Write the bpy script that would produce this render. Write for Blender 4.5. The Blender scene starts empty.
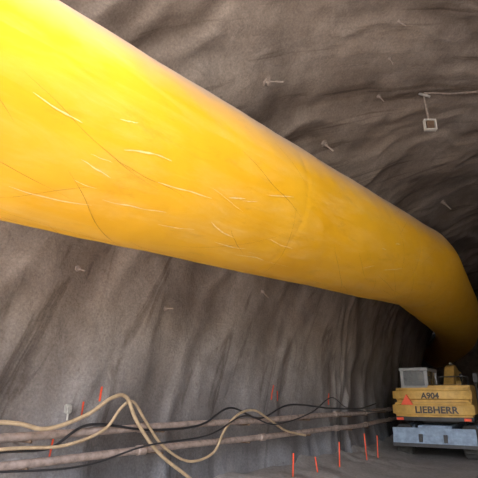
import bpy, math, bmesh, random
from mathutils import Vector, noise, Matrix
D=bpy.data
random.seed(11)
# ---------- tunnel path ----------
CX,CZ,R=0.375,1.81,7.25
def heading(s):
    if s<12.3: return 0.0
    if s<15.0: return math.radians(10.5)*(s-12.3)/2.7
    if s<20: return math.radians(10.5)
    return math.radians(10.5)+math.radians(16)*(min(s,50)-20)/30
DS=0.05
tab=[(0.0,0.0)]
for i in range(int(80/DS)):
    h=heading((i+.5)*DS); x,y=tab[-1]
    tab.append((x-math.sin(h)*DS,y+math.cos(h)*DS))
def P(s,x,z):
    if s<=0: return Vector((x,s,z))
    i=min(int(s/DS),len(tab)-2); f=s/DS-i
    cx=tab[i][0]*(1-f)+tab[i+1][0]*f; cy=tab[i][1]*(1-f)+tab[i+1][1]*f
    h=heading(s)
    return Vector((cx+x*math.cos(h),cy+x*math.sin(h),z))
def shear(v):
    # how far the spray ridges lean along the tunnel, growing towards the crown
    return .28*v+1.0*(math.log(1+math.exp((v-5.0)*1.6))/1.6)
def disp(s,v):
    w=noise.noise(Vector((s*.35,v*.3,7.1)))*1.5+.35*noise.noise(Vector((s*1.3,v*1.1,4.1)))
    u=s-shear(v)+w
    a=noise.noise(Vector((u*.8,v*.2,3.3)))
    rid=1-abs(a)*2.4
    b=noise.noise(Vector((u*2.3,v*.5,9.7)))
    c=noise.noise(Vector((s*.8,v*.8,1.7)))
    e=noise.noise(Vector((s*3.1,v*3.1,5.7)))
    f=noise.noise(Vector((s*7,v*7,2.7)))
    return .095*rid+.045*b+.08*c+.018*e+.006*f
def wallpt(s,adeg,off=0.0):
    a=math.radians(adeg); v=R*a
    r=R-disp(s,v)-off
    return P(s,CX-r*math.cos(a),CZ+r*math.sin(a))
# ---------- helpers ----------
def new_obj(name,me,mat=None,parent=None):
    o=D.objects.new(name,me); bpy.context.collection.objects.link(o)
    if mat: me.materials.append(mat)
    if parent: o.parent=parent
    return o
def mesh_from(name,verts,faces,mat=None,smooth=True,parent=None):
    me=D.meshes.new(name); me.from_pydata([tuple(v) for v in verts],[],faces); me.update()
    if smooth:
        me.polygons.foreach_set('use_smooth',[True]*len(me.polygons))
    return new_obj(name,me,mat,parent)
def mat(name):
    m=D.materials.new(name); m.use_nodes=True
    nt=m.node_tree; b=nt.nodes['Principled BSDF']
    return m,nt,b
def N(nt,t,**k):
    n=nt.nodes.new(t)
    for a,v in k.items(): setattr(n,a,v)
    return n
def ramp(nt,fac,stops):
    r=nt.nodes.new('ShaderNodeValToRGB'); e=r.color_ramp.elements
    while len(e)<len(stops): e.new(.5)
    for i,(p,c) in enumerate(stops): e[i].position=p; e[i].color=(*c,1)
    nt.links.new(fac,r.inputs[0]); return r.outputs[0]
def mix(nt,f,a,b,mode='MIX'):
    m=nt.nodes.new('ShaderNodeMix'); m.data_type='RGBA'; m.blend_type=mode
    for i,v in ((0,f),(6,a),(7,b)):
        if hasattr(v,'links'): nt.links.new(v,m.inputs[i])
        else: m.inputs[i].default_value=v if i==0 else (*v,1)
    return m.outputs[2]
def noise_n(nt,vec,scale,detail=4,rough=.55,dist=0):
    n=N(nt,'ShaderNodeTexNoise'); n.inputs['Scale'].default_value=scale; n.inputs['Detail'].default_value=detail
    n.inputs['Roughness'].default_value=rough; n.inputs['Distortion'].default_value=dist
    if vec: nt.links.new(vec,n.inputs['Vector'])
    return n.outputs[0]
def mapping(nt,vec,scale,rot=(0,0,0)):
    m=N(nt,'ShaderNodeMapping'); m.inputs['Scale'].default_value=scale; m.inputs['Rotation'].default_value=rot
    nt.links.new(vec,m.inputs['Vector']); return m.outputs[0]
def bump(nt,b,h,st,dist=.02,prev=None):
    n=N(nt,'ShaderNodeBump'); n.inputs['Strength'].default_value=st; n.inputs['Distance'].default_value=dist
    nt.links.new(h,n.inputs['Height'])
    if prev: nt.links.new(prev,n.inputs['Normal'])
    if b: nt.links.new(n.outputs[0],b.inputs['Normal'])
    return n.outputs[0]
def simple(name,col,rough=.6,metal=0,var=.25,scale=6,bmp=0.0):
    m,nt,b=mat(name); tc=N(nt,'ShaderNodeTexCoord').outputs['Object']
    n=noise_n(nt,tc,scale,6,.65)
    d=tuple(c*(1-var) for c in col); l=tuple(min(1,c*(1+var)) for c in col)
    nt.links.new(ramp(nt,n,[(.3,d),(.7,l)]),b.inputs['Base Color'])
    b.inputs['Roughness'].default_value=rough; b.inputs['Metallic'].default_value=metal
    if bmp: bump(nt,b,n,bmp,.02)
    return m
# ---------- materials ----------
def shotcrete():
    m,nt,b=mat('shotcrete')
    uv=N(nt,'ShaderNodeUVMap'); uv.uv_map='UVMap'; u=uv.outputs[0]
    ob=N(nt,'ShaderNodeTexCoord').outputs['Object']
    sk=mapping(nt,u,(1,.28,1))
    n1=noise_n(nt,sk,1.1,7,.62,1.6)
    n2=noise_n(nt,ob,.35,3,.5)
    n3=noise_n(nt,ob,26,5,.75)
    n4=noise_n(nt,ob,2.2,9,.72,.5)
    base=ramp(nt,n1,[(.25,(.215,.172,.143)),(.5,(.325,.270,.225)),(.75,(.43,.365,.305))])
    grey=ramp(nt,n4,[(.3,(.235,.21,.195)),(.7,(.42,.385,.355))])
    f=ramp(nt,n2,[(.35,(.25,.25,.25)),(.62,(.75,.75,.75))])
    c=mix(nt,f,base,grey)
    c=mix(nt,.55,c,ramp(nt,n3,[(.3,(.28,.28,.28)),(.5,(.52,.52,.52)),(.75,(.82,.82,.82))]),'OVERLAY')
    # hollows painted darker (large scale relief stored per vertex)
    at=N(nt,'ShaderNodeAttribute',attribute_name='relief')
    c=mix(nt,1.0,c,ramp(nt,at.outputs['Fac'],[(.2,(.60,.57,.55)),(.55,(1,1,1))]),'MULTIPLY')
    # narrow darker seepage streaks running with the spray ridges
    n5=noise_n(nt,mapping(nt,u,(1.6,.3,1)),1.0,5,.6,1.0)
    c=mix(nt,1.0,c,ramp(nt,n5,[(.58,(1,1,1)),(.66,(.60,.57,.55)),(.72,(.95,.95,.95))]),'MULTIPLY')
    # rust and mud speckles
    n6=noise_n(nt,ob,5.5,3,.6)
    c=mix(nt,ramp(nt,n6,[(.68,(0,0,0)),(.74,(.5,.5,.5))]),c,(.15,.11,.09))
    sep=N(nt,'ShaderNodeSeparateXYZ'); nt.links.new(ob,sep.inputs[0])  # bluish shadow along the lower wall, painted into the colour by height
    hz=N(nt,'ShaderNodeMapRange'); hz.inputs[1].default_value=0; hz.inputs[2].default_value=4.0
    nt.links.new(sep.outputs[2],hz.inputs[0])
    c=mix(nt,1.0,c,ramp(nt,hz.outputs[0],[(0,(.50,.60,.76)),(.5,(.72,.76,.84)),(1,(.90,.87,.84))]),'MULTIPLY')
    nt.links.new(c,b.inputs['Base Color']); b.inputs['Roughness'].default_value=.9
    b.inputs['Specular IOR Level'].default_value=.25
    p=bump(nt,None,n1,.25,.10)
    p=bump(nt,None,n4,.42,.08,p)
    bump(nt,b,n3,.4,.012,p)
    return m
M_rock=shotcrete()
def floor_mat():
    m,nt,b=mat('muddy_floor'); ob=N(nt,'ShaderNodeTexCoord').outputs['Object']
    n=noise_n(nt,ob,1.3,8,.65,.5); n2=noise_n(nt,ob,14,5,.7)
    nt.links.new(mix(nt,.4,ramp(nt,n,[(.3,(.15,.14,.135)),(.7,(.29,.27,.262))]),ramp(nt,n2,[(.3,(.11,.10,.095)),(.7,(.37,.345,.335))])),b.inputs['Base Color'])
    b.inputs['Roughness'].default_value=.85
    p=bump(nt,None,n,.5,.06); bump(nt,b,n2,.5,.02,p); return m
M_floor=floor_mat()
def duct_mat():
    m,nt,b=mat('yellow_duct_pvc')
    uv=N(nt,'ShaderNodeUVMap'); uv.uv_map='UVMap'; u=uv.outputs[0]
    ob=N(nt,'ShaderNodeTexCoord').outputs['Object']; geo=N(nt,'ShaderNodeNewGeometry')
    n1=noise_n(nt,ob,.7,5,.6); n2=noise_n(nt,mapping(nt,u,(.5,2.2,1),(0,0,.35)),1.5,7,.7,.5)
    c=ramp(nt,n1,[(.3,(.80,.405,.010)),(.7,(.88,.480,.020))])
    sm=ramp(nt,n2,[(.46,(0,0,0)),(.60,(.12,.12,.12)),(.74,(.40,.40,.40))])
    c=mix(nt,sm,c,(.88,.64,.26))
    n6=noise_n(nt,mapping(nt,u,(.6,2.0,1),(0,0,-.6)),1.9,7,.72,.4)
    c=mix(nt,ramp(nt,n6,[(.56,(0,0,0)),(.75,(.35,.35,.35))]),c,(.48,.24,.02))
    sep=N(nt,'ShaderNodeSeparateXYZ'); nt.links.new(geo.outputs['Normal'],sep.inputs[0])
    ad=N(nt,'ShaderNodeMath',operation='ADD'); nt.links.new(sep.outputs[2],ad.inputs[0])
    ml=N(nt,'ShaderNodeMath',operation='MULTIPLY_ADD'); nt.links.new(noise_n(nt,ob,2.0,4,.6),ml.inputs[0]); ml.inputs[1].default_value=.24; ml.inputs[2].default_value=-.12
    nt.links.new(ml.outputs[0],ad.inputs[1])
    du=ramp(nt,ad.outputs[0],[(.14,(0,0,0)),(.45,(.38,.38,.38)),(.70,(.88,.88,.88))])
    c=mix(nt,du,c,(.47,.38,.35))
    nt.links.new(c,b.inputs['Base Color'])
    b.inputs['Roughness'].default_value=.45
    n3=noise_n(nt,mapping(nt,u,(.5,1.6,1),(0,0,.5)),2.0,3,.5,.6)
    bump(nt,b,n3,.14,.06)
    return m
M_duct=duct_mat()
M_pipe=simple('rusty_steel_pipe',(.31,.245,.215),.65,.1,.4,9,.2)
M_hose=simple('sand_rubber_hose',(.40,.30,.19),.6,0,.25,8,.1)
M_cable=simple('black_cable',(.02,.02,.023),.5,0,.3,10)
M_steel=simple('galvanised_steel',(.42,.41,.39),.5,.3,.3,20)
M_rust=simple('rebar_rust',(.14,.09,.06),.8,.1,.4,20)
M_white=simple('white_enamel',(.62,.61,.58),.5,0,.1,10)
M_red=simple('red_orange_paint',(.75,.09,.035),.6,0,.15,20)
M_mach=simple('machine_yellow',(.52,.32,.085),.6,0,.3,3,.05)
M_machg=simple('machine_grey',(.22,.29,.39),.6,0,.35,5,.1)
M_dark=simple('dark_steel',(.04,.04,.045),.6,0,.3,8)
M_tyre=simple('tyre_rubber',(.05,.048,.046),.85,0,.4,8,.2)
M_text=simple('black_lettering',(.02,.015,.015),.5)
M_grey=simple('cab_frame_grey',(.28,.29,.31),.5,0,.15,8)
M_chalk=simple('grouted_bar',(.30,.25,.22),.9,0,.3,12,.3)
M_crease=simple('duct_scratch_dark',(.45,.23,.025),.6,0,.4,5)
M_scuff=simple('duct_scuff_pale',(.88,.64,.26),.7,0,.15,12)
mg,nt,b=mat('cab_glass'); b.inputs['Base Color'].default_value=(.05,.06,.075,1); M_glass=mg
nt.links.new(ramp(nt,noise_n(nt,N(nt,'ShaderNodeTexCoord').outputs['Object'],5,3),[(.3,(.15,.15,.15)),(.7,(.4,.4,.4))]),b.inputs['Roughness'])
# ---------- tunnel shell ----------
ss=[]; s=-.6
while s<62:
    ss.append(s); s+= .055 if s<12 else (.09 if s<20 else .3)
A0,A1=-16.0,196.0; NA=360
vs=[];uvs=[];rel=[]
for s in ss:
    for j in range(NA+1):
        a=A0+(A1-A0)*j/NA; v=R*math.radians(a)
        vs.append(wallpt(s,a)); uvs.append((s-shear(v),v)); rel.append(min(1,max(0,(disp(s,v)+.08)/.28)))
fs=[]
for i in range(len(ss)-1):
    for j in range(NA):
        k=i*(NA+1)+j; fs.append((k,k+1,k+NA+2,k+NA+1))
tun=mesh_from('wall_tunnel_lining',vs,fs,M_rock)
l=tun.data.uv_layers.new(name='UVMap')
idx=[0]*len(tun.data.loops); tun.data.loops.foreach_get('vertex_index',idx)
l.data.foreach_set('uv',[c for i in idx for c in uvs[i]])
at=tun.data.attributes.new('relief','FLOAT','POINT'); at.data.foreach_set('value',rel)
ring=[P(61.8,CX-(R+.3)*math.cos(math.radians(a)),CZ+(R+.3)*math.sin(math.radians(a))) for a in range(-20,201,5)]
mesh_from('wall_tunnel_face',ring,[tuple(range(len(ring)))],simple('rock_face',(.2,.17,.14),.9,0,.4,2,.4),False)
# ---------- floor ----------
def floorz(s,x):
    e=abs(x-CX); bank=max(0,e-5.6)*.22
    return bank+.05*noise.noise(Vector((s*.7,x*.7,2)))+.025*noise.noise(Vector((s*2.5,x*2.5,4)))+bank*.5*noise.noise(Vector((s*1.7,x*2,8)))-.02
vs=[];fs=[];nx=90
fs_s=[-.8+.12*i for i in range(190)]+[22.2+.5*i for i in range(81)]
for s in fs_s:
    for j in range(nx+1):
        x=CX-7.3+14.6*j/nx
        vs.append(P(s,x,floorz(s,x)))
for i in range(len(fs_s)-1):
    for j in range(nx):
        k=i*(nx+1)+j; fs.append((k,k+1,k+nx+2,k+nx+1))
mesh_from('floor',vs,fs,M_floor)
g=40
mesh_from('ground_outside',[(-g,-g*2,-.08),(g,-g*2,-.08),(g,-.7,-.08),(-g,-.7,-.08)],[(0,1,2,3)],simple('outside_ground',(.45,.40,.34),.9,0,.2,1))
# ---------- sweep tube helper ----------
def frame(pts,i):
    a=pts[max(0,i-1)]; c=pts[min(len(pts)-1,i+1)]; t=(c-a).normalized()
    n=t.cross(Vector((0,0,1)))
    if n.length<1e-3: n=Vector((1,0,0))
    n.normalize(); return t,n,n.cross(t)
def tube(name,pts,rad,m,nseg=12,parent=None,uv=False,cap=False,rfun=None):
    vs=[];L=0;uvs=[]
    for i,p in enumerate(pts):
        if i: L+=(p-pts[i-1]).length
        t,n,b2=frame(pts,i)
        for j in range(nseg):
            a=2*math.pi*j/nseg; r=rad if rfun is None else rfun(L,a)
            vs.append(p+n*math.cos(a)*r+b2*math.sin(a)*r)
        uvs.append(L)
    fs=[]
    for i in range(len(pts)-1):
        for j in range(nseg):
            j2=(j+1)%nseg; fs.append((i*nseg+j,(i+1)*nseg+j,(i+1)*nseg+j2,i*nseg+j2))
    if cap: fs.append(tuple(range(nseg))); fs.append(tuple(reversed(range((len(pts)-1)*nseg,len(pts)*nseg))))
    o=mesh_from(name,vs,fs,m,True,parent)
    if uv:
        l=o.data.uv_layers.new(name='UVMap'); k=0
        for i in range(len(pts)-1):
            for j in range(nseg):
                for (ii,jj) in ((i,j),(i+1,j),(i+1,j+1),(i,j+1)):
                    l.data[k].uv=(uvs[ii],jj/nseg*2*math.pi*rad); k+=1
    return o
def smoothpts(cp,n=14):
    out=[];cp=[Vector(c) for c in cp]
    for i in range(len(cp)-1):
        p0=cp[max(0,i-1)];p1=cp[i];p2=cp[i+1];p3=cp[min(len(cp)-1,i+2)]
        for k in range(n):
            t=k/n; out.append(.5*((2*p1)+(p2-p0)*t+(2*p0-5*p1+4*p2-p3)*t*t+(3*p1-p0-3*p2+p3)*t**3))
    out.append(cp[-1]); return out
# ---------- duct ----------
DR=1.125
def dz(s): return 4.42+.055*min(s,13.2)
seams=[-3,.9,5.6,10.3,13.4,16.5,19.6,23,26,29,32,35,38,41,44,47]
dpts=[];s=-5.0
while s<50:
    dpts.append(P(s,-4.375,dz(s))); s+=.05 if s<20 else .4
def rf(L,a):
    s=L-5.0
    r=DR+.014*noise.noise(Vector((s*.8,math.cos(a)*1.5,math.sin(a)*1.5)))
    r+=.006*noise.noise(Vector((s*3+math.sin(a)*3,math.cos(a)*3,math.sin(a)*2)))
    for q in seams:
        d=abs(s-q)
        if d<.4: r-=.007*math.exp(-(d/.04)**2)
    return r
duct=tube('ventilation_duct',dpts,DR,M_duct,144,uv=True,rfun=rf)
for i,s in enumerate([1.5,4.6,7.7,10.8,14,18,22]):
    c=P(s,-4.375,dz(s)); dirv=(P(s,-4.375-.8,dz(s)+.6)-c).normalized()
    tube('hanger_wire_%d'%i,[c+dirv*(DR-.02),c+dirv*(DR+.75)],.012,M_steel,8,parent=duct)
# scratches and scuffs: hair-thin ribbons lying on the fabric
def dsurf(s,a,off):
    p=P(s,-4.375,dz(s)); t=(P(s+.05,-4.375,dz(s+.05))-P(s-.05,-4.375,dz(s-.05))).normalized()
    n=t.cross(Vector((0,0,1))).normalized(); b2=n.cross(t)
    r=rf((s+5.0)*1.0015,a)+off
    return p+(n*math.cos(a)+b2*math.sin(a))*r
def ribbons(name,lst,m):
    vs=[];fs=[]
    for (s0,a0,s1,a1,w,curv) in lst:
        n=28; k0=len(vs); ds=s1-s0; da=(a1-a0)*DR; L=math.hypot(ds,da)+1e-6
        px,py=-da/L,ds/L
        for i in range(n+1):
            t=i/n; ww=w*(math.sin(math.pi*min(.98,max(.02,t)))**.5)*(.7+.5*noise.noise(Vector((t*9,s0*3,a0))))
            o=curv*math.sin(math.pi*t)+.025*noise.noise(Vector((t*3,s0,a0*5)))*L
            s=s0+ds*t+px*o; a=a0+(a1-a0)*t+py*o/DR
            for sg in (-1,1): vs.append(dsurf(s+sg*px*ww/2,a+sg*py*ww/2/DR,.004))
        for i in range(n): fs.append((k0+2*i,k0+2*i+1,k0+2*i+3,k0+2*i+2))
    mesh_from(name,vs,fs,m,True,duct)
rd=math.radians; dark=[];pale=[]
for i in range(34):
    s=random.uniform(.6,11.0); a=rd(random.uniform(-90,30)); L=random.uniform(.5,1.9)*(1+.06*s)
    sl=random.choice([-.7,-.5,-.35,-.2,-.3,.3,.5,-1.1])+random.uniform(-.12,.12)
    dark.append((s,a,s+L*math.cos(sl),a+L*math.sin(sl)/DR,random.uniform(.003,.007),random.uniform(-.04,.04)*L))
for i in range(26):
    s=random.choice([1.6,2.4,3.2,3.9,5.0,8.5])+random.uniform(-.5,.5); a=rd(random.choice([-45,-66,-25])+random.uniform(-10,10)); L=random.uniform(.15,.8)
    sl=random.choice([.05,-.15,.2])+random.uniform(-.1,.1)
    pale.append((s,a,s+L*math.cos(sl),a+L*math.sin(sl)/DR,random.uniform(.006,.024),random.uniform(-.04,.04)*L))
ribbons('scratches',dark,M_crease); ribbons('scuffs',pale,M_scuff)
# ---------- pipes ----------
for nm,z in (('steel_service_pipe',1.28),('steel_service_pipe',.95)):
    root=D.objects.new(nm,None); bpy.context.collection.objects.link(root)
    pts=[P(-.5+.25*i,-6.4,z+.008*math.sin(i*.3)) for i in range(150)]
    tube('pipe_run',pts,.056,M_pipe,16,parent=root)
    for k,s in enumerate([2.2,5.4,8.6,11.8,15,18.2]):
        zz=z+.008*math.sin((s+.5)/.25*.3)
        tube('coupling_%d'%k,[P(s-.08,-6.4,zz),P(s-.05,-6.4,zz),P(s+.05,-6.4,zz),P(s+.08,-6.4,zz)],.074,M_pipe,16,parent=root,cap=True)
    for k in range(8):
        s=1.2+2.3*k
        tube('pipe_bracket_%d'%k,[P(s,-6.33,z-.07),P(s,-6.85,z-.07)],.02,M_rust,8,parent=root,cap=True)
# ---------- hoses / cables ----------
def run(name,pts,r,m,X=-6.25):
    cp=[P(s,X,z) for s,z in pts]
    return tube(name,smoothpts(cp),r,m,12,cap=True)
run('water_hose',[(-.4,1.5),(1.5,1.55),(3.04,1.47),(3.59,1.37),(4.17,1.52),(4.57,1.74),(4.84,1.75),(5.06,1.41),(5.5,.95),(6.13,.55),(6.6,.3),(7.5,.25)],.028,M_hose,-6.14)
run('water_hose',[(-.4,1.1),(1.5,1.12),(3.09,1.16),(3.91,1.14),(4.53,1.3),(4.82,1.60),(5.04,1.68),(5.3,1.4),(5.7,1.0),(6.3,.72),(6.9,.80),(7.2,1.15),(7.6,1.42),(8.1,1.48),(8.6,1.3),(9.2,1.05),(10,.9)],.022,M_hose,-6.22)
run('power_cable',[(-.4,1.2),(2,1.05),(3.1,1.12),(3.76,1.12),(4.35,1.38),(5.48,1.25),(6.63,1.27),(7.45,1.54),(8.41,1.32),(9.53,1.56),(11.34,1.45),(13.64,1.4),(16,1.5)],.019,M_cable,-6.3)
run('power_cable',[(-.4,1.0),(2,1.0),(4,.88),(5.2,1.05),(6.6,1.12),(7.6,1.40),(8.6,1.2),(10,1.38),(11,1.7),(11.8,1.45),(14,1.32),(16,1.3)],.014,M_cable,-6.06)
# ---------- rock bolts (one object, stubs grouted in the lining) ----------
bm=bmesh.new()
def bolt(s,a,sz):
    p=wallpt(s,a,0.0); ctr=P(s,CX,CZ); n=(ctr-p).normalized()
    xax=n.cross(Vector((0,1,0))).normalized(); yax=n.cross(xax); tl=random.uniform(-.5,.5)
    def cyl(r1,r2,z0,z1,seg,tilt=0):
        rg=[]
        for r,z in ((r1,z0),(r2,z1)):
            rg.append([bm.verts.new(p+xax*(r*math.cos(6.2832*i/seg)+tilt*z)+yax*r*math.sin(6.2832*i/seg)+n*z) for i in range(seg)])
        bm.faces.new(rg[0][::-1]); bm.faces.new(rg[1])
        for i in range(seg): bm.faces.new((rg[0][i],rg[0][(i+1)%seg],rg[1][(i+1)%seg],rg[1][i]))
    cyl(.07*sz,.05*sz,-.02,.02*sz,6); cyl(.035*sz,.03*sz,-.02,.07*sz,6); cyl(.014*sz,.014*sz,-.03,.24*sz,10,tl)
for s,a,z in [(6.1,49,1.5),(8.6,47,1.4),(7.6,68,.8),(8.2,64,.8),(9.0,59,.9),(16.2,56,1.6),(4.1,15,.9),(6.0,12,.9),(8.7,18,.9),(9.5,100,1),(7.5,120,1),(4.5,140,1),(3.5,95,1),(9,160,1)]:
    bolt(s,a,z)
bmesh.ops.recalc_face_normals(bm,faces=bm.faces)
me=D.meshes.new('rock_bolts'); bm.to_mesh(me); bm.free(); new_obj('rock_bolts',me,M_chalk,tun)
# ---------- survey paint marks (thin strokes following the lining) ----------
def stroke(s0,a0,s1,a1,w,k=[0]):
    k[0]+=1
    n=14; vs=[];fs=[]
    for i in range(n+1):
        t=i/n; s=s0+(s1-s0)*t; a=a0+(a1-a0)*t
        vs.append(wallpt(s-w/2,a,.015)); vs.append(wallpt(s+w/2,a,.015))
    for i in range(n): fs.append((2*i,2*i+1,2*i+3,2*i+2))
    mesh_from('survey_paint_%d'%k[0],vs,fs,M_red,True,tun)
for q in [(4.48,-3.0,4.5,-1.0,.03),(4.80,-1.0,4.84,.8,.035),(9.5,-1.2,9.6,1.4,.045),(9.8,-1.4,9.75,.4,.05),(13.0,-2.6,13.1,-.2,.08),(12.2,-2.4,12.3,0,.07),(4.0,-7,4.05,-5,.03),(9.35,-1.4,9.9,-1.2,.4)]:
    if q[4]<.3: stroke(*q)
p=wallpt(4.25,-1.8,.05)
bm=bmesh.new(); bmesh.ops.create_cube(bm,size=1)
for v in bm.verts: v.co=Vector((p.x+v.co.x*.09,p.y+v.co.y*.09,p.z+v.co.z*.13))
bmesh.ops.bevel(bm,geom=bm.edges[:],offset=.015,segments=2,affect='EDGES')
bmesh.ops.create_cone(bm,segments=12,radius1=.016,radius2=.016,depth=.12,cap_ends=True,matrix=Matrix.Translation((p.x+.01,p.y,p.z-.10)))
me=D.meshes.new('junction_box'); bm.to_mesh(me); bm.free(); new_obj('junction_box',me,M_steel)
# ---------- marking stakes ----------
for s,z1,lean in [(9.1,.62,.02),(10.1,.46,-.03),(11.1,.70,.02),(12.8,.80,-.02),(14.2,.70,.02)]:
    z0=floorz(s,-6.0)-.05
    b0=P(s,-6.0,z0); t0=P(s+lean,-6.0+lean,z1)
    tube('marking_stake',[b0,b0.lerp(t0,.5),t0],.015,M_red,10,cap=True)
# ---------- ceiling cable with socket box ----------
lp=D.objects.new('hanging_socket_box',None); bpy.context.collection.objects.link(lp)
top=wallpt(10.0,65,0)
tube('conduit',smoothpts([wallpt(11.3,80,.03),wallpt(11.3,74,.04),wallpt(10.7,69,.06),top+Vector((.1,.05,-.05)),top+Vector((0,0,-.12)),top+Vector((.03,0,-.75))]),.024,M_chalk,10,parent=lp,cap=True)
tube('hook_bar',[top+Vector((-.1,-.03,-.02)),top+Vector((.12,.03,-.16))],.03,M_steel,10,parent=lp,cap=True)
c=top+Vector((.04,0,-.88)); cr=Vector((math.cos(.68),math.sin(.68),0)); cu=Vector((0,0,1)); cf=cr.cross(cu)
def obox(name,c,hx,hy,hz,m,par):
    vs=[c+cr*sx*hx+cf*sy*hy+cu*sz*hz for sx in(-1,1) for sy in (-1,1) for sz in (-1,1)]
    return mesh_from(name,vs,[(0,1,3,2),(4,6,7,5),(0,4,5,1),(2,3,7,6),(0,2,6,4),(1,5,7,3)],m,False,par)
obox('box_body',c,.08,.04,.09,M_rust,lp)
for nm,dx,dzz,hx,hz in (('frame_left',-.12,0,.012,.13),('frame_right',.12,0,.012,.13),('frame_top',0,.12,.13,.012),('frame_bottom',0,-.12,.13,.012)):
    obox(nm,c+cr*dx+cu*dzz,hx,.05,hz,M_white,lp)
# ---------- excavator ----------
ex=D.objects.new('excavator',None); bpy.context.collection.objects.link(ex)
def box(name,x0,x1,y0,y1,z0,z1,m,bev=.03):
    bm=bmesh.new(); bmesh.ops.create_cube(bm,size=1)
    for v in bm.verts:
        v.co=Vector(((x0+x1)/2+v.co.x*(x1-x0),(y0+y1)/2+v.co.y*(y1-y0),(z0+z1)/2+v.co.z*(z1-z0)))
    if bev: bmesh.ops.bevel(bm,geom=bm.edges[:],offset=bev,segments=3,affect='EDGES',profile=.6)
    me=D.meshes.new(name); bm.to_mesh(me); bm.free(); return new_obj(name,me,m,ex)
def poly(name,prof,x0,x1,m,bev=.02):
    bm=bmesh.new(); a=[bm.verts.new((x0,y,z)) for y,z in prof]; bb=[bm.verts.new((x1,y,z)) for y,z in prof]
    n=len(prof); bm.faces.new(a); bm.faces.new(bb[::-1])
    for i in range(n): bm.faces.new((a[i],bb[i],bb[(i+1)%n],a[(i+1)%n]))
    bmesh.ops.recalc_face_normals(bm,faces=bm.faces)
    if bev: bmesh.ops.bevel(bm,geom=bm.edges[:],offset=bev,segments=2,affect='EDGES')
    me=D.meshes.new(name); bm.to_mesh(me); bm.free(); return new_obj(name,me,m,ex)
def arcbox(name,half,yb,sag,z0,z1,yf,m,bev=.04):
    pts=[]
    for i in range(17):
        t=-1+2*i/16; x=half*t; y=yb+sag*(abs(t)**3.2); pts.append((x,y))
    pts+= [(half,yf),(-half,yf)]
    bm=bmesh.new(); a=[bm.verts.new((x,y,z0)) for x,y in pts]; c=[bm.verts.new((x,y,z1)) for x,y in pts]; n=len(pts)
    bm.faces.new(a[::-1]); bm.faces.new(c)
    for i in range(n): bm.faces.new((a[i],a[(i+1)%n],c[(i+1)%n],c[i]))
    bmesh.ops.recalc_face_normals(bm,faces=bm.faces)
    es=[e for e in bm.edges if abs(e.verts[0].co.z-e.verts[1].co.z)<1e-4]
    bmesh.ops.bevel(bm,geom=es,offset=bev,segments=3,affect='EDGES')
    me=D.meshes.new(name); bm.to_mesh(me); bm.free(); return new_obj(name,me,m,ex)
def wheel(name,x,y,r,w):
    prof=[(0,r*.35),(0,r*.55),(.02,r*.62),(.0,r*.80),(.04,r*.95),(.10,r),(w-.10,r),(w-.04,r*.95),(w,r*.8),(w-.02,r*.62),(w,r*.55),(w,r*.35)]
    n=40; vs=[];fs=[]
    for i in range(n):
        a=2*math.pi*i/n
        for k,(px,pr) in enumerate(prof):
            rr=pr-(.025 if (i%2 and 4<=k<=7) else 0)
            vs.append((x+px-w/2,y+rr*math.cos(a),r+rr*math.sin(a)))
    m_=len(prof)
    for i in range(n):
        for k in range(m_-1): fs.append((i*m_+k,((i+1)%n)*m_+k,((i+1)%n)*m_+k+1,i*m_+k+1))
    mesh_from(name,vs,fs,M_tyre,False,ex)
    for sx in (-1,1):
        vs=[];fs=[]
        for k,(rr,px) in enumerate([(r*.57,w/2-.05),(r*.5,w/2-.09),(r*.3,w/2-.08),(r*.22,w/2+.01),(0.001,w/2+.01)]):
            for i in range(24):
                a=2*math.pi*i/24; vs.append((x+sx*px,y+rr*math.cos(a),r+rr*math.sin(a)))
        for k in range(4):
            for i in range(24): fs.append((k*24+i,(k+1)*24+i,(k+1)*24+(i+1)%24,k*24+(i+1)%24))
        mesh_from(name+'_rim',vs,fs,M_machg,True,ex)
for nm,y in (('rear',.55),('front',3.1)):
    for sd,x in (('left',-.96),('right',.96)): wheel('wheel_%s_%s'%(nm,sd),x,y,.48,.44)
    box('axle_'+nm,-.85,.85,y-.14,y+.14,.34,.62,M_machg,.05)
box('chassis_frame',-.5,.5,.2,3.9,.5,.95,M_machg,.05)
poly('stabiliser_blade',[(-.26,.44),(-.20,.42),(-.10,.6),(-.12,.88),(-.20,.90),(-.17,.66)],-1.18,1.18,M_machg,.015)
for x in (-.55,.55): poly('blade_arm',[(-.15,.5),(.4,.55),(.4,.8),(-.15,.75)],x-.07,x+.07,M_machg,.02)
box('blade_edge',-1.18,1.18,-.28,-.22,.36,.46,M_dark,.01)
for k,x in enumerate((-.35,.35)): box('tow_lug_%d'%k,x-.05,x+.05,-.30,-.16,.5,.72,M_dark,.01)
box('undercarriage_step_left',-1.15,-.75,1.2,2.4,.55,.9,M_machg,.04)
box('undercarriage_step_right',.75,1.15,1.2,2.4,.55,.9,M_machg,.04)
box('turntable_ring',-.55,.55,1.4,2.6,.95,1.12,M_dark,.03)
arcbox('upper_platform',1.14,.05,.22,1.08,1.2,3.1,M_dark,.02)
arcbox('counterweight',1.2,-.12,.30,1.2,1.62,.75,M_mach,.08)
arcbox('counterweight_upper',1.17,-.08,.30,1.63,2.06,.75,M_mach,.10)
box('engine_hood',-.15,1.12,.55,2.2,1.25,2.14,M_mach,.07)
for k in range(6): box('hood_louvre_%d'%k,.1,.9,.75+.18*k,.85+.18*k,2.13,2.155,M_dark,.004)
tube('exhaust_stack',[Vector((.75,1.95,2.05)),Vector((.75,1.95,2.4)),Vector((.75,1.87,2.5))],.05,M_dark,14,parent=ex,cap=True)
cx0,cx1,cy0,cy1=-1.02,-.14,.85,2.7
box('cab_body',cx0,cx1,cy0,cy1,1.2,2.0,M_mach,.04)
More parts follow.
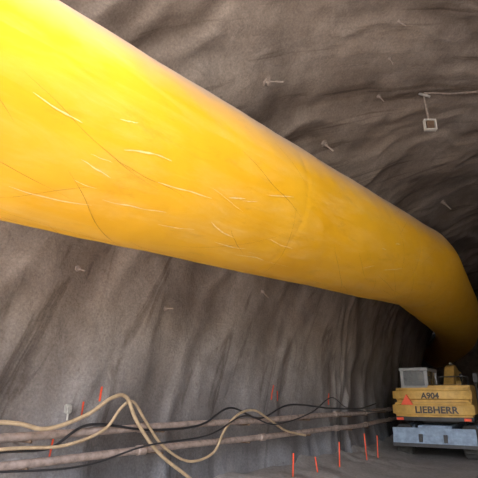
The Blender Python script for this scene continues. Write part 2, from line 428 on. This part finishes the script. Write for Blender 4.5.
box('cab_roof',cx0-.02,cx1+.02,cy0-.05,cy1+.05,2.60,2.71,M_grey,.04)
for nm,x,y in (('pillar_rl',cx0+.06,cy0+.05),('pillar_rr',cx1-.06,cy0+.05),('pillar_fl',cx0+.05,cy1-.05),('pillar_fr',cx1-.05,cy1-.05),('pillar_mid',cx0+.05,1.8)):
    box(nm,x-.055,x+.055,y-.045,y+.045,1.95,2.63,M_grey,.01)
box('cab_rear_sill',cx0,cx1,cy0,cy0+.08,2.0,2.14,M_grey,.01)
box('cab_rear_glass',cx0+.08,cx1-.08,cy0+.03,cy0+.045,2.1,2.62,M_glass,0)
box('cab_side_glass_left',cx0+.03,cx0+.045,cy0+.08,cy1-.08,2.0,2.62,M_glass,0)
box('cab_side_glass_right',cx1-.045,cx1-.03,cy0+.08,cy1-.08,2.0,2.62,M_glass,0)
box('cab_front_glass',cx0+.08,cx1-.08,cy1-.045,cy1-.03,1.6,2.62,M_glass,0)
box('operator_seat',-.80,-.40,1.5,1.62,1.9,2.45,M_dark,.05)
poly('boom',[(2.2,1.5),(2.6,1.35),(4.4,2.55),(6.2,2.35),(6.3,2.55),(4.4,2.95),(3.9,2.85)],.0,.34,M_mach,.03)
poly('stick',[(6.0,2.75),(6.4,2.75),(6.0,.9),(5.75,.9)],.04,.30,M_mach,.03)
poly('bucket',[(5.8,1.0),(6.1,1.0),(6.35,.6),(6.2,.15),(5.6,.05),(5.5,.2),(5.9,.3),(5.95,.6)],-.3,.65,M_dark,.02)
tube('boom_cylinder',[Vector((.17,2.7,1.3)),Vector((.17,4.0,2.4))],.06,M_steel,14,parent=ex,cap=True)
tube('stick_cylinder',[Vector((.17,4.3,3.0)),Vector((.17,6.1,2.8))],.05,M_steel,14,parent=ex,cap=True)
for sx in (-1,1):
    box('mirror_arm',sx*1.14-.015,sx*1.14+.015,2.4,2.43,1.2,2.45,M_dark,0)
    box('mirror',sx*1.14-.07,sx*1.14+.07,2.38,2.42,2.25,2.55,M_dark,.01)
    box('tail_light',sx*.98-.1,sx*.98+.1,.10,.16,1.09,1.17,M_red,.01)
tube('handrail',[Vector((.2,.9,2.05)),Vector((.2,.9,2.4)),Vector((1.05,.9,2.4)),Vector((1.05,.9,2.05))],.02,M_dark,8,parent=ex)
def text(name,body,size,x,y,z,m,w=1.0):
    cu=D.curves.new(name,'FONT'); cu.body=body; cu.size=size; cu.extrude=.006; cu.align_x='CENTER'; cu.offset=.008
    o=D.objects.new(name,cu); bpy.context.collection.objects.link(o)
    dg=bpy.context.evaluated_depsgraph_get(); me=D.meshes.new_from_object(o.evaluated_get(dg)); D.objects.remove(o)
    me.materials.clear(); o=new_obj(name,me,m,ex)
    o.location=(x,y,z); o.rotation_euler=(math.radians(90),0,0); o.scale=(w,1,1); return o
text('maker_lettering','LIEBHERR',.27,.16,-.130,1.32,M_text,1.08)
text('model_lettering','A904',.24,.02,-.09,1.74,M_text)
me=D.meshes.new('warning_triangle'); me.from_pydata([(-.86,-.15,1.55),(-.50,-.15,1.55),(-.68,-.15,1.86),(-.86,.02,1.55),(-.50,-.05,1.55),(-.68,.0,1.86)],[],[(0,1,2),(5,4,3),(0,3,4,1),(1,4,5,2),(2,5,3,0)])
new_obj('warning_triangle',me,M_red,ex)
ex.location=(-5.14,15.35,-.03); ex.rotation_euler=(0,0,math.radians(9)); ex.scale=(.97,.97,.97)
# ---------- world / light ----------
w=D.worlds.new('World'); bpy.context.scene.world=w; w.use_nodes=True; wn=w.node_tree
sky=wn.nodes.new('ShaderNodeTexSky'); sky.sky_type='NISHITA'; sky.sun_disc=False; sky.sun_elevation=math.radians(50); sky.sun_rotation=math.radians(150); sky.dust_density=3
wn.links.new(sky.outputs[0],wn.nodes['Background'].inputs[0]); wn.nodes['Background'].inputs[1].default_value=1.15
sd=D.lights.new('sun','SUN'); sd.energy=11; sd.angle=math.radians(.6); sd.color=(1,.95,.88)
so=D.objects.new('sun',sd); bpy.context.collection.objects.link(so)
so.rotation_euler=Vector((-.45,1,-2.35)).to_track_quat('-Z','Y').to_euler(); so.location=(8,-14,20)
bpy.context.scene.view_settings.view_transform='Standard'
# ---------- camera ----------
th=math.radians(17.8); ps=math.radians(39.2)
cd=D.cameras.new('Camera'); cam=D.objects.new('Camera',cd); bpy.context.collection.objects.link(cam)
cd.sensor_width=36; cd.lens=36*480/478; cam.location=(0,0,1.81); cam.rotation_euler=(math.radians(90)+th,0,ps); cd.clip_end=300
bpy.context.scene.camera=cam
